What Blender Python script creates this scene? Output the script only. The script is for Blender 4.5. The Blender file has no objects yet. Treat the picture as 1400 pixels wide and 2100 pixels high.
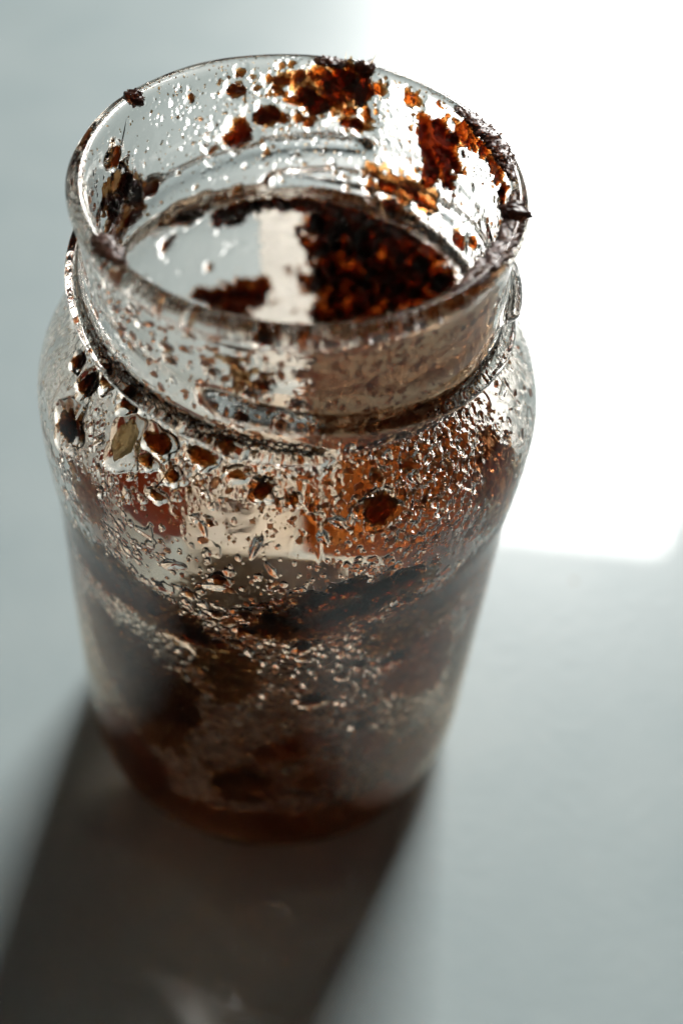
import bpy, bmesh, math, random
import numpy as np
from mathutils import Vector, Matrix, noise as mnoise

# ------------------------------------------------------------------ camera, lamp, world, exposure
sc = bpy.context.scene
MM = 0.001
FWD = Vector((0.0, 0.64184077, -0.76683794))
RIGHT = Vector((0.99461762, 0.07945492, 0.0665035))
UP = Vector((-0.1036137, 0.76271052, 0.63838613))
CAM = Vector((10.727, -154.184, 249.239)) * MM
cd = bpy.data.cameras.new('camera')
cam = bpy.data.objects.new('camera', cd)
sc.collection.objects.link(cam)
M = Matrix((RIGHT, UP, -FWD)).transposed().to_4x4()
M.translation = CAM
cam.matrix_world = M
cd.sensor_fit = 'VERTICAL'
cd.sensor_height = 36.0
cd.lens = 45.68
cd.clip_start = 0.01
cd.clip_end = 50
cd.dof.use_dof = True
cd.dof.focus_distance = 0.193
cd.dof.aperture_fstop = 8.0
sc.camera = cam

w = bpy.data.worlds.new("World")
sc.world = w
w.use_nodes = True
w.node_tree.nodes['Background'].inputs[0].default_value = (1.0, 0.96, 0.90, 1)
w.node_tree.nodes['Background'].inputs[1].default_value = 0.020

ld = bpy.data.lights.new('window_light', 'AREA')
ld.shape = 'RECTANGLE'
ld.size = 0.60
ld.size_y = 1.40
ld.energy = 66
ld.color = (1.0, 0.985, 0.96)
lo = bpy.data.objects.new('window_light', ld)
sc.collection.objects.link(lo)
lo.location = (0.342, 1.476, 1.72 - 0.70)
lo.rotation_euler = (math.radians(-90), 0, 0)     # shines towards -y

sc.view_settings.view_transform = 'Standard'
sc.view_settings.look = 'None'
sc.view_settings.exposure = 0.0
sc.view_settings.gamma = 1.0
sc.render.engine = 'CYCLES'
cy = sc.cycles
cy.max_bounces = 32
cy.transmission_bounces = 32
cy.glossy_bounces = 8
cy.diffuse_bounces = 4
cy.transparent_max_bounces = 16
cy.caustics_refractive = True
cy.caustics_reflective = True
cy.blur_glossy = 0.3
cy.sample_clamp_indirect = 40.0
cy.use_denoising = True

rng = np.random.default_rng(7)
random.seed(7)
C = sc.collection


# ------------------------------------------------------------------ materials
def new_mat(name):
    m = bpy.data.materials.new(name)
    m.use_nodes = True
    nt = m.node_tree
    for n in list(nt.nodes):
        nt.nodes.remove(n)
    out = nt.nodes.new('ShaderNodeOutputMaterial')
    return m, nt, out


def glass_mat(name, color, scratches):
    m, nt, out = new_mat(name)
    g = nt.nodes.new('ShaderNodeBsdfGlass')
    g.inputs['Color'].default_value = color
    g.inputs['IOR'].default_value = 1.42
    g.inputs['Roughness'].default_value = 0.0
    nt.links.new(g.outputs[0], out.inputs[0])
    if not scratches:
        # a thin brown syrup film tints the wall lower down, in patches
        tc = nt.nodes.new('ShaderNodeTexCoord')
        sx = nt.nodes.new('ShaderNodeSeparateXYZ')
        mr = nt.nodes.new('ShaderNodeMapRange')
        mr.inputs['From Min'].default_value = 0.068
        mr.inputs['From Max'].default_value = 0.040
        nz = nt.nodes.new('ShaderNodeTexNoise')
        nz.inputs['Scale'].default_value = 90
        nz.inputs['Detail'].default_value = 4
        nr = nt.nodes.new('ShaderNodeMapRange')
        nr.inputs['From Min'].default_value = 0.35
        nr.inputs['From Max'].default_value = 0.6
        nr.inputs['To Min'].default_value = 0.35
        mu = nt.nodes.new('ShaderNodeMath')
        mu.operation = 'MULTIPLY'
        mc = nt.nodes.new('ShaderNodeMix')
        mc.data_type = 'RGBA'
        mc.inputs['A'].default_value = color
        mc.inputs['B'].default_value = (0.93, 0.85, 0.76, 1)
        nt.links.new(tc.outputs['Object'], sx.inputs[0])
        nt.links.new(tc.outputs['Object'], nz.inputs['Vector'])
        nt.links.new(sx.outputs['Z'], mr.inputs['Value'])
        nt.links.new(nz.outputs['Fac'], nr.inputs['Value'])
        nt.links.new(mr.outputs[0], mu.inputs[0])
        nt.links.new(nr.outputs[0], mu.inputs[1])
        nt.links.new(mu.outputs[0], mc.inputs['Factor'])
        nt.links.new(mc.outputs['Result'], g.inputs['Color'])
    if scratches:
        tc = nt.nodes.new('ShaderNodeTexCoord')
        n1 = nt.nodes.new('ShaderNodeTexNoise')
        n1.inputs['Scale'].default_value = 260
        n1.inputs['Detail'].default_value = 4
        b = nt.nodes.new('ShaderNodeBump')
        b.inputs['Strength'].default_value = 0.12
        b.inputs['Distance'].default_value = 0.0004
        nt.links.new(tc.outputs['Object'], n1.inputs['Vector'])
        nt.links.new(n1.outputs['Fac'], b.inputs['Height'])
        nt.links.new(b.outputs[0], g.inputs['Normal'])
    return m


def residue_mat(name, absorb, density, surf, mix, rough=0.3, ior=1.2, through=0.5, low=0.35, shine=0.12):
    """Sticky translucent crumb: rough refraction over an absorbing inside, plus some scattering skin."""
    m, nt, out = new_mat(name)
    tc = nt.nodes.new('ShaderNodeTexCoord')
    no = nt.nodes.new('ShaderNodeTexNoise')
    no.inputs['Scale'].default_value = 900
    no.inputs['Detail'].default_value = 5
    nt.links.new(tc.outputs['Object'], no.inputs['Vector'])
    bp = nt.nodes.new('ShaderNodeBump')
    bp.inputs['Strength'].default_value = 0.6
    bp.inputs['Distance'].default_value = 0.0004
    nt.links.new(no.outputs['Fac'], bp.inputs['Height'])
    r = nt.nodes.new('ShaderNodeBsdfRefraction')
    r.inputs['Color'].default_value = (1.0, 0.93, 0.82, 1)
    r.inputs['Roughness'].default_value = rough
    at = nt.nodes.new('ShaderNodeAttribute')          # 1 where the residue is stuck to the glass: no air gap there
    at.attribute_name = 'stuck'
    mi = nt.nodes.new('ShaderNodeMapRange')
    mi.inputs['To Min'].default_value = ior
    mi.inputs['To Max'].default_value = 1.01
    nt.links.new(at.outputs['Fac'], mi.inputs['Value'])
    nt.links.new(mi.outputs[0], r.inputs['IOR'])
    ramp = nt.nodes.new('ShaderNodeValToRGB')
    ramp.color_ramp.elements[0].position = 0.35
    ramp.color_ramp.elements[1].position = 0.7
    ramp.color_ramp.elements[0].color = tuple(c * low for c in surf[:3]) + (1,)
    ramp.color_ramp.elements[1].color = surf
    nt.links.new(no.outputs['Fac'], ramp.inputs['Fac'])
    d = nt.nodes.new('ShaderNodeBsdfDiffuse')
    nt.links.new(ramp.outputs[0], d.inputs['Color'])
    t = nt.nodes.new('ShaderNodeBsdfTranslucent')
    nt.links.new(ramp.outputs[0], t.inputs['Color'])
    dt = nt.nodes.new('ShaderNodeMixShader')
    dt.inputs[0].default_value = through
    nt.links.new(d.outputs[0], dt.inputs[1])
    nt.links.new(t.outputs[0], dt.inputs[2])
    mx = nt.nodes.new('ShaderNodeMixShader')
    mx.inputs[0].default_value = mix
    nt.links.new(r.outputs[0], mx.inputs[1])
    nt.links.new(dt.outputs[0], mx.inputs[2])
    gl = nt.nodes.new('ShaderNodeBsdfGlossy')
    gl.inputs['Roughness'].default_value = shine
    fr = nt.nodes.new('ShaderNodeFresnel')
    fr.inputs['IOR'].default_value = 1.4
    mg = nt.nodes.new('ShaderNodeMixShader')
    sb = nt.nodes.new('ShaderNodeMath')
    sb.operation = 'MULTIPLY_ADD'
    sb.inputs[1].default_value = -1.0
    sb.inputs[2].default_value = 1.0
    nt.links.new(at.outputs['Fac'], sb.inputs[0])
    mu = nt.nodes.new('ShaderNodeMath')
    mu.operation = 'MULTIPLY'
    nt.links.new(sb.outputs[0], mu.inputs[0])
    nt.links.new(fr.outputs[0], mu.inputs[1])
    nt.links.new(mu.outputs[0], mg.inputs[0])
    nt.links.new(mx.outputs[0], mg.inputs[1])
    nt.links.new(gl.outputs[0], mg.inputs[2])
    for n in (d, t, gl, r, fr):
        nt.links.new(bp.outputs[0], n.inputs['Normal'])
    nt.links.new(mg.outputs[0], out.inputs[0])
    va = nt.nodes.new('ShaderNodeVolumeAbsorption')
    va.inputs['Color'].default_value = absorb
    va.inputs['Density'].default_value = density
    nt.links.new(va.outputs[0], out.inputs['Volume'])
    return m


GLASS_OUT = glass_mat('clear_jar_glass', (0.985, 0.985, 0.98, 1), True)
GLASS_IN = glass_mat('syrup_wet_glass', (0.985, 0.97, 0.95, 1), False)
MATS = {
    'amber': residue_mat('amber_crumb', (0.80, 0.58, 0.26, 1), 6200, (0.34, 0.15, 0.04, 1), 0.10),
    'brown': residue_mat('brown_crumb', (0.76, 0.54, 0.22, 1), 7000, (0.17, 0.065, 0.022, 1), 0.20),
    'dark': residue_mat('dark_crumb', (0.74, 0.52, 0.22, 1), 6200, (0.10, 0.035, 0.012, 1), 0.10),
    'tan': residue_mat('tan_nut', (0.88, 0.78, 0.45, 1), 150, (1.0, 0.84, 0.52, 1), 0.7, 0.5, 1.05, 0.8, 0.85),
    'smear': residue_mat('brown_smear', (0.74, 0.52, 0.22, 1), 7500, (0.11, 0.040, 0.016, 1), 0.12, 0.3),
    'stain': residue_mat('reddish_stain', (0.80, 0.42, 0.12, 1), 1900, (0.46, 0.12, 0.028, 1), 0.14, 0.3, 1.2, 0.6),
    'golden': residue_mat('golden_brown_smear', (0.82, 0.66, 0.42, 1), 4800, (0.26, 0.11, 0.045, 1), 0.10, 0.35, 1.2, 0.8),
    'rust': residue_mat('rusty_flake', (0.80, 0.46, 0.16, 1), 4200, (0.50, 0.14, 0.03, 1), 0.22, 0.3, 1.2, 0.6),
    'crust': residue_mat('dry_rim_crust', (0.75, 0.5, 0.35, 1), 3000, (0.30, 0.125, 0.085, 1), 0.6, 0.3, 1.2, 0.5, 0.45, 0.3),
    'film': residue_mat('cloudy_syrup', (0.99, 0.97, 0.93, 1), 100, (0.98, 0.975, 0.96, 1), 0.75, 0.4, 1.1, 0.97, 0.95),
}


def table_mat():
    m, nt, out = new_mat('pale_painted_tabletop')
    p = nt.nodes.new('ShaderNodeBsdfPrincipled')
    tc = nt.nodes.new('ShaderNodeTexCoord')
    n1 = nt.nodes.new('ShaderNodeTexNoise')
    n1.inputs['Scale'].default_value = 35
    n1.inputs['Detail'].default_value = 6
    n2 = nt.nodes.new('ShaderNodeTexNoise')
    n2.inputs['Scale'].default_value = 320
    n2.inputs['Detail'].default_value = 3
    r = nt.nodes.new('ShaderNodeValToRGB')
    r.color_ramp.elements[0].position = 0.3
    r.color_ramp.elements[0].color = (0.44, 0.535, 0.545, 1)
    r.color_ramp.elements[1].position = 0.7
    r.color_ramp.elements[1].color = (0.49, 0.58, 0.585, 1)
    v = nt.nodes.new('ShaderNodeTexVoronoi')
    v.inputs['Scale'].default_value = 28
    lt = nt.nodes.new('ShaderNodeMath')
    lt.operation = 'LESS_THAN'
    lt.inputs[1].default_value = 0.028
    mc = nt.nodes.new('ShaderNodeMix')
    mc.data_type = 'RGBA'
    mc.inputs['B'].default_value = (0.36, 0.38, 0.34, 1)
    b = nt.nodes.new('ShaderNodeBump')
    b.inputs['Strength'].default_value = 0.10
    b.inputs['Distance'].default_value = 0.0006
    for n in (n1, n2, v):
        nt.links.new(tc.outputs['Object'], n.inputs['Vector'])
    nt.links.new(n1.outputs['Fac'], r.inputs['Fac'])
    nt.links.new(v.outputs['Distance'], lt.inputs[0])
    nt.links.new(lt.outputs[0], mc.inputs['Factor'])
    nt.links.new(r.outputs[0], mc.inputs['A'])
    nt.links.new(mc.outputs['Result'], p.inputs['Base Color'])
    nt.links.new(n2.outputs['Fac'], b.inputs['Height'])
    nt.links.new(b.outputs[0], p.inputs['Normal'])
    p.inputs['Roughness'].default_value = 0.36
    p.inputs['IOR'].default_value = 1.45
    p.inputs['Specular IOR Level'].default_value = 0.75
    p.inputs['Coat Weight'].default_value = 1.0
    p.inputs['Coat Roughness'].default_value = 0.032
    p.inputs['Coat IOR'].default_value = 1.5
    nt.links.new(p.outputs[0], out.inputs[0])
    return m


# ------------------------------------------------------------------ small helpers
def obj_from(name, verts, faces, mat, smooth=True, parent=None):
    me = bpy.data.meshes.new(name)
    me.from_pydata(verts, [], faces)
    me.materials.append(mat)
    if smooth:
        me.polygons.foreach_set('use_smooth', [True] * len(me.polygons))
    me.update()
    o = bpy.data.objects.new(name, me)
    C.objects.link(o)
    o.parent = parent
    return o


def tag(o, label, cat=None, group=None, kind=None):
    if label: o['label'] = label
    if cat: o['category'] = cat
    if group: o['group'] = group
    if kind: o['kind'] = kind


# ------------------------------------------------------------------ the tabletop
bm = bmesh.new()
X0, X1, Y0, Y1, T = -1.3, 1.5, -0.7, 2.6, 0.03
bmesh.ops.create_cube(bm, size=1, matrix=Matrix.Translation(((X0 + X1) / 2, (Y0 + Y1) / 2, -T / 2 - 0.00005)) @ Matrix.Diagonal((X1 - X0, Y1 - Y0, T, 1)))
bmesh.ops.bevel(bm, geom=bm.edges[:], offset=0.003, segments=2, affect='EDGES')
me = bpy.data.meshes.new('tabletop')
bm.to_mesh(me); bm.free()
me.materials.append(table_mat())
top = bpy.data.objects.new('tabletop', me)
C.objects.link(top)
tag(top, 'pale grey-green painted tabletop with a soft window reflection', kind='structure')

# ------------------------------------------------------------------ measured data
OUTER = [(0.0, 0.0298), (0.3, 0.0298), (0.6, 0.0238), (0.69, 0.004), (0.735, 0.0), (0.79, 0.006), (0.86, 0.0298), (0.93, 0.0893), (0.965, 0.1985), (0.972, 0.3573), (0.972, 0.6947), (0.972, 1.191), (0.972, 1.6873), (0.976, 1.9056), (0.993, 2.1041), (1.0, 2.3026), (0.99, 2.4515), (0.945, 2.5805), (0.885, 2.6698), (0.825, 2.7363), (0.788, 2.779), (0.7874, 2.8286), (0.7823, 2.908), (0.7834, 3.0271), (0.7772, 3.0768), (0.7772, 3.176), (0.7783, 3.2554), (0.7874, 3.2852), (0.7997, 3.31), (0.8007, 3.3348), (0.7895, 3.3546), (0.767, 3.3636)]
INNER = [(0.767, 3.3636), (0.7477, 3.3586), (0.7334, 3.3398), (0.7262, 3.305), (0.7222, 3.176), (0.7181, 3.0271), (0.7181, 2.908), (0.7242, 2.8088), (0.735, 2.7343), (0.785, 2.6698), (0.845, 2.5954), (0.897, 2.511), (0.93, 2.4217), (0.937, 2.2828), (0.93, 2.1041), (0.915, 1.9155), (0.908, 1.6873), (0.907, 1.191), (0.907, 0.6947), (0.905, 0.397), (0.893, 0.2184), (0.845, 0.1241), (0.74, 0.0873), (0.45, 0.0774), (0.2, 0.0774), (0.0, 0.0794)]
# crumbs: degrees round the jar, mm below the rim along the wall, width, height, kind, label
CRUMBS = [
    (-128.67, 32.84, 4.28, 6.89, 'tan', 'pale tan nut-like piece on the left shoulder of the jar'),
    (-146.78, 37.78, 5.85, 6.19, 'brown', 'large red-brown chunk at the far left of the shoulder'),
    (-149.28, 31.18, 2.9, 4.55, 'dark', 'narrow dark oval flake under the neck, left of the tan piece'),
    (-157.55, 31.42, 2.53, 2.32, 'dark', 'small dark flake just above the narrow oval one at left'),
    (-144.57, 27.87, 2.86, 3.25, 'brown', 'small brown crumb close under the thread at left'),
    (-134.08, 27.27, 2.5, 4.15, 'brown', 'short brown crumb right above the tan piece'),
    (-120.62, 29.9, 4.86, 3.31, 'amber', 'flaky orange-brown crumb right beside the tan piece'),
    (-121.12, 33.15, 3.19, 1.62, 'amber', 'thin amber flake below the flaky orange crumb'),
    (-107.6, 29.27, 3.7, 2.51, 'amber', 'glowing orange crumb in a clear puddle under the neck'),
    (-101.76, 27.1, 3.26, 2.09, 'amber', 'slim golden crumb right of the glowing orange one'),
    (-97.88, 30.2, 2.76, 1.83, 'amber', 'flat amber crumb ringed by clear droplets mid shoulder'),
    (-91.41, 31.89, 2.58, 2.84, 'dark', 'square deep amber crumb with a bright clear rim'),
    (-113.66, 33.3, 2.11, 2.3, 'amber', 'curled amber crumb below the thin flake'),
    (-115.81, 36.92, 2.53, 1.34, 'brown', 'lying oval brown crumb at left centre of the shoulder'),
    (-83.65, 32.9, 1.49, 1.5, 'amber', 'little amber crumb left of the mould seam'),
    (-63.76, 35.77, 5.17, 4.46, 'amber', 'big round amber puddle crumb with a raised clear edge'),
    (-53.89, 30.82, 2.04, 1.56, 'amber', 'diamond shaped droplet crumb above the big round one'),
    (-62.58, 30.92, 1.46, 2.81, 'amber', 'tall thin amber crumb right of the seam'),
    (-87.07, 56.97, 6.57, 5.74, 'brown', 'orange-brown crumb clump left of the dark clot'),
    (-105.82, 66.99, 8.89, 6.97, 'amber', 'orange-brown slanting crumb on the left front'),
    (-82.82, 54.95, 3.17, 3.34, 'amber', 'orange crumb in the clotted band, left of its middle'),
    (-78.08, 51.89, 2.91, 3.15, 'brown', 'red-brown crumb at the top middle of the clotted band'),
    (-72.73, 57.23, 3.95, 3.84, 'amber', 'glowing red-orange crumb in the middle of the clotted band'),
    (-67.54, 55.26, 3.76, 3.49, 'brown', 'dark red crumb right of the middle of the clotted band'),
    (-63.49, 51.58, 3.96, 3.53, 'amber', 'orange crumb near the right end of the clotted band'),
    (-71.96, 49.36, 3.05, 2.99, 'dark', 'dark crumb on the upper edge of the clotted band'),
    (-87.88, 59.52, 3.4, 3.34, 'amber', 'flat orange crumb at the left end of the clotted band'),
    (-57.3, 50.17, 4.5, 3.21, 'brown', 'brown crumb past the right end of the clotted band'),
    (-93.66, 56.03, 2.6, 2.51, 'amber', 'slim orange crumb left of the clotted band'),
    (-76.34, 82.18, 4.14, 2.84, 'amber', 'small orange crumb alone on the lower front'),
    (-79.92, 65.27, 1.97, 3.09, 'dark', 'tiny dark crumb under the clotted clump'),
    (89.78, 2.7, 2.63, 2.05, 'amber', 'golden flake at the top of the back neck cluster'),
    (84.42, 3.54, 5.5, 3.23, 'amber', 'broad rusty flake in the back neck cluster'),
    (80.64, 3.42, 2.7, 6.89, 'dark', 'dark upright block in the back neck cluster'),
    (75.72, 3.98, 2.78, 4.08, 'dark', 'tilted dark flake right of the upright block'),
    (93.17, 6.05, 4.36, 3.11, 'dark', 'dark flake on the left of the back neck cluster'),
    (96.36, 7.64, 3.44, 1.76, 'amber', 'flat amber flake hanging left of the cluster'),
    (89.95, 7.99, 3.15, 2.98, 'brown', 'brown flake at the bottom of the back neck cluster'),
    (85.27, 6.25, 3.97, 2.58, 'brown', 'rusty flake in the heart of the back neck cluster'),
    (101.24, 4.25, 3.1, 1.18, 'amber', 'slim amber flake left of the cluster near the rim'),
    (115.5, 5.15, 2.77, 2.03, 'brown', 'lone brown crumb on the back left of the neck'),
    (113.55, 2.27, 1.43, 1.23, 'dark', 'small dark crumb just under the back rim'),
    (130.39, 4.85, 1.09, 1.5, 'brown', 'tiny brown crumb left on the back neck'),
    (91.79, 11.01, 1.99, 2.13, 'dark', 'square dark crumb above the back thread'),
    (95.51, 10.72, 1.58, 1.78, 'dark', 'small square crumb beside the square dark one'),
    (101.5, 10.6, 2.54, 2.15, 'dark', 'dark crumb tilted over the back thread'),
    (105.83, 10.33, 3.52, 2.85, 'brown', 'brown flake left of the tilted crumb'),
    (113.32, 12.78, 3.48, 4.7, 'amber', 'tall amber and dark lump across the back thread'),
    (118.0, 13.62, 2.22, 3.08, 'amber', 'golden lump at the left of the tall amber one'),
    (78.43, 10.37, 5.98, 2.1, 'brown', 'star shaped rusty flake right over the back thread'),
    (123.2, 15.08, 2.15, 1.45, 'brown', 'little oblong crumb between the back threads'),
    (105.1, 17.11, 1.14, 1.34, 'amber', 'tiny crumb inside a round droplet on the back neck'),
    (59.19, 3.03, 2.74, 1.85, 'amber', 'spattered rusty flake on the right back neck'),
    (61.65, 2.15, 0.86, 1.18, 'brown', 'tiny rusty fleck above the spattered flake'),
    (161.98, 12.34, 4.27, 4.86, 'dark', 'long dark flake on the left inner neck'),
    (157.35, 15.65, 4.54, 4.29, 'brown', 'brown flake behind the long dark one at left'),
    (168.73, 14.21, 7.06, 4.18, 'dark', 'dark lump low on the left inner neck'),
    (158.98, 19.8, 6.83, 2.99, 'brown', 'amber-edged brown lump at the bottom of the left cluster'),
    (147.87, 17.02, 4.55, 2.7, 'brown', 'rounded brown lump right of the left neck cluster'),
    (164.62, 6.26, 3.43, 2.65, 'amber', 'thin rusty flake above the left neck cluster'),
    (70.36, 21.09, 1.85, 3.39, 'dark', 'slim dark flake below the right back thread'),
    (63.92, 20.13, 3.54, 2.52, 'amber', 'ring of amber crumb below the right back thread'),
    (55.17, 18.76, 3.64, 2.41, 'amber', 'golden crumb right of the amber ring'),
    (50.28, 19.54, 5.81, 2.41, 'amber', 'low golden crumb on the right inner neck'),
    (61.75, 24.07, 6.7, 4.19, 'brown', 'wide brown flake low on the right back neck'),
    (30.6, 20.5, 3.81, 3.52, 'amber', 'upright amber crumb on the right inner neck'),
    (21.95, 18.06, 3.35, 2.08, 'amber', 'small amber crumb next to the upright one at right'),
    (131.39, 39.96, 2.68, 5.97, 'brown', 'rusty crumb seen low inside at the left'),
    (118.55, 49.72, 1.39, 2.05, 'brown', 'single speck of crumb on the bare inner wall'),
    (132.79, 27.07, 8.68, 6.06, 'brown', 'flat brown crumb on the left inner shoulder'),
]
# smears: label, outline (degrees round the jar, mm below the rim), thickness, least thickness share
SMEARS = [
    ('large dark brown mass on the right inside wall', [(95, 38.6), (92.9, 34.0), (84.3, 30.8), (72.6, 32.2), (59.1, 35.2), (45.5, 38.5), (38, 44), (30, 58), (38, 74), (60, 88), (82, 86), (90, 72), (91.7, 54.8), (92.9, 48.3), (94.3, 42.8)], 3.4, .10),
    ('brown mass on the lower right of the back wall', [(89, 84), (70, 78), (45, 72), (22, 66), (8, 70), (4, 96), (14, 120), (30, 131), (60, 134), (84, 134), (88, 118), (90, 100)], 1.9, .22),
    ('ragged dark band along the back inner shoulder', [(120.5, 31.8), (115.8, 27.5), (102.3, 26.4), (90.0, 27.2), (71.4, 27.5), (55.7, 30.3), (44.5, 34.1), (50.7, 35.7), (67.0, 35.2), (81.7, 34.7), (90.1, 33.7), (101.5, 32.6), (108.4, 34.0), (109.1, 40.1), (113.2, 41.5), (117.7, 37.8)], 1.6, .45),
    ('dark lobe at the lower left of the inside wall', [(124.5, 55.0), (117.6, 53.7), (108.9, 53.4), (101.7, 54.0), (99.4, 59.6), (106.0, 62), (111.2, 66), (117.9, 64)], 1.8, .5),
    ('thick dark drip running down the right back of the neck', [(57.7, 5.7), (52.0, 3.3), (45.3, 2.6), (39.6, 4.8), (35.7, 8.8), (37.8, 12.9), (43.4, 14.0), (48.9, 17.2), (52.8, 15.0), (51.4, 11.2), (57.9, 8.3)], 1.7, .5),
    ('dark film spreading under the right side of the rim', [(58.5, 1.7), (48, 1.2), (34, 1.2), (21.9, 1.2), (6, 1.4), (4.6, 4.3), (12, 3.6), (21.5, 4.2), (30, 3.0), (36.2, 5.4), (42.3, 4.1), (48.4, 2.6)], 1.1, .4),
    ('dark smear down the right shoulder', [(-29.4, 32.6), (-23.3, 37.0), (-19.0, 45.7), (-20, 54), (-30, 54), (-34.9, 50.7), (-37.6, 40.3), (-33.8, 35.8)], 1.6, .5),
    ('dark brown smear on the lower right side', [(-60.4, 82.9), (-51.2, 71.1), (-35.5, 73.0), (-30.3, 89.0), (-36.4, 96.3), (-50.4, 90.6)], 1.3, .4),
    ('orange-brown streak down the left side', [(-146.5, 76.0), (-125.9, 74.9), (-113.9, 78.0), (-103.3, 85.2), (-106.4, 97.4), (-122.0, 101.0), (-138.1, 100.0), (-144.5, 92.7)], 1.2, .3),
    ('dark smear low on the left side', [(-145.9, 110.7), (-128.5, 107.1), (-114.1, 115.9), (-117.5, 127.6), (-132.4, 128.6), (-148.5, 127.6)], 1.5, .5),
    ('wide dark smear low on the front', [(-97.5, 101.3), (-85.3, 94.1), (-75.3, 91.3), (-67.0, 96.4), (-72.0, 100.1), (-85.0, 103.4)], 1.3, .45),
    ('round dark smear low on the right front', [(-64.6, 98.8), (-58.5, 96.2), (-51.2, 103.3), (-51.7, 110.1), (-59.8, 108.6)], 1.4, .5),
    ('brown patch under the wide dark smear', [(-79.3, 109.6), (-71.7, 103.6), (-61.3, 108.8), (-65.2, 112.7), (-73.4, 116.0)], 1.1, .4),
    ('brown ring of residue along the bottom heel', [(-135.6, 121), (-105.0, 122), (-84.0, 121), (-52.0, 121), (-30, 124), (-40, 139), (-59.0, 142), (-84, 142), (-114.2, 142), (-140, 140), (-150, 128)], .8, .05),
    ('dark patch low at the right heel', [(-50.2, 116.7), (-40.4, 113.6), (-26, 116), (-27, 126), (-45, 127)], 1.2, .4),
    ('brown vertical smear on the far left shoulder', [(-142.5, 41.9), (-133.1, 40.0), (-127.8, 43.7), (-132.3, 51.5), (-139.2, 49.0)], 1.2, .3),
    ('dark patch low on the left of the back wall', [(158, 82), (146, 86), (136, 92), (128, 102), (131, 120), (146, 126), (158, 112), (162, 96)], 2.0, .4),
    ('small dark patch low in the middle of the back wall', [(117, 113), (108, 111), (103, 116), (107, 123), (115, 122)], 1.8, .5),
    ('cloudy cream film glowing down the middle of the inside wall', [(107, 33.8), (101, 34.2), (94, 34), (88, 46), (82, 60), (84, 80), (104, 82), (112, 64), (104, 58), (104, 48), (106, 42)], .35, .5),
    ('cloudy cream film low on the back wall', [(133, 96), (118, 90), (104, 90), (91, 94), (88, 124), (90, 140), (92, 152), (112, 156), (130, 152), (138, 138), (134, 122)], .35, .5),
    ('dark clotted band of residue across the middle of the front', [(-82, 50), (-70, 47), (-58, 49), (-48, 50), (-50, 55), (-62, 57), (-72, 62), (-86, 64), (-98, 60), (-88, 57)], 2.1, .3),
    ('brown stain curving down the far left side', [(-182, 56), (-165, 54), (-150, 60), (-152, 80), (-158, 100), (-175, 104), (-188, 86)], 1.0, .2),
    ('brown stain along the lower far right side', [(-30, 84), (-12, 72), (0, 80), (2, 100), (-14, 112), (-28, 104)], 1.0, .2),
    ('thin brown veil inside the right front of the neck', [(-82, 5), (-48, 3), (-20, 5), (-14, 22), (-44, 26), (-80, 24)], .15, .05),
    ('small rusty stain inside the middle front of the neck', [(-104, 9), (-97, 8), (-94, 14), (-101, 16)], .6, .3),
    ('thin rusty smear around the back neck cluster', [(104, 3), (96, 2), (84, 1.6), (72, 2.4), (74, 6), (84, 10), (92, 9), (100, 6.5)], .5, .1),
    ('thin rusty smear low on the right inner neck', [(72, 17), (60, 16), (44, 16), (42, 20), (56, 23), (70, 22)], .5, .1),
    ('thin rusty smear inside the left of the neck', [(176, 8), (164, 9), (152, 14), (150, 20), (164, 22), (176, 18)], .5, .1),
    ('brown film on the left front below the shoulder', [(-145.1, 61.6), (-123.3, 57.8), (-113.8, 59.4), (-114.8, 66.1), (-132.5, 70.0), (-146.4, 70.2)], .9, .25),
    ('long brown smear at the right below the shoulder', [(-55, 60.3), (-38.7, 54.9), (-24.0, 55.0), (-13.4, 70), (-34.2, 68.1), (-45.3, 66.9)], 1.0, .3),
    ('rusty patch between the left streak and the wide dark smear', [(-108, 70), (-96, 66), (-88, 72), (-92, 84), (-102, 86)], .8, .2),
    ('broken rusty speckle patch on the lower left front', [(-128, 84), (-112, 82), (-104, 92), (-110, 108), (-124, 112), (-134, 100)], .9, .1),
    ('rusty speckle patch low in the middle of the front', [(-104, 108), (-92, 104), (-84, 110), (-88, 120), (-102, 121)], .8, .1),
    ('rusty stain just above the right heel', [(-56, 110), (-44, 106), (-34, 108), (-40, 114), (-54, 117)], .8, .1),
    ('thin rusty stain at the left edge under the shoulder', [(-172, 62), (-158, 58), (-150, 66), (-158, 78), (-170, 76)], .8, .1),
    ('rusty streaks fanning down the left front below the shoulder', [(-150, 58), (-128, 54), (-108, 58), (-100, 66), (-112, 70), (-130, 68), (-150, 66)], .9, .1),
    ('rusty streaks on the right front under the clotted band', [(-66, 62), (-52, 58), (-36, 62), (-34, 70), (-50, 74), (-64, 72)], .9, .1),
    ('broken rusty speckles low at the right', [(-34, 92), (-20, 88), (-8, 94), (-12, 110), (-26, 114)], .8, .1),
]

# ------------------------------------------------------------------ jar profile (mm, r and z)
R = 41.0


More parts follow.
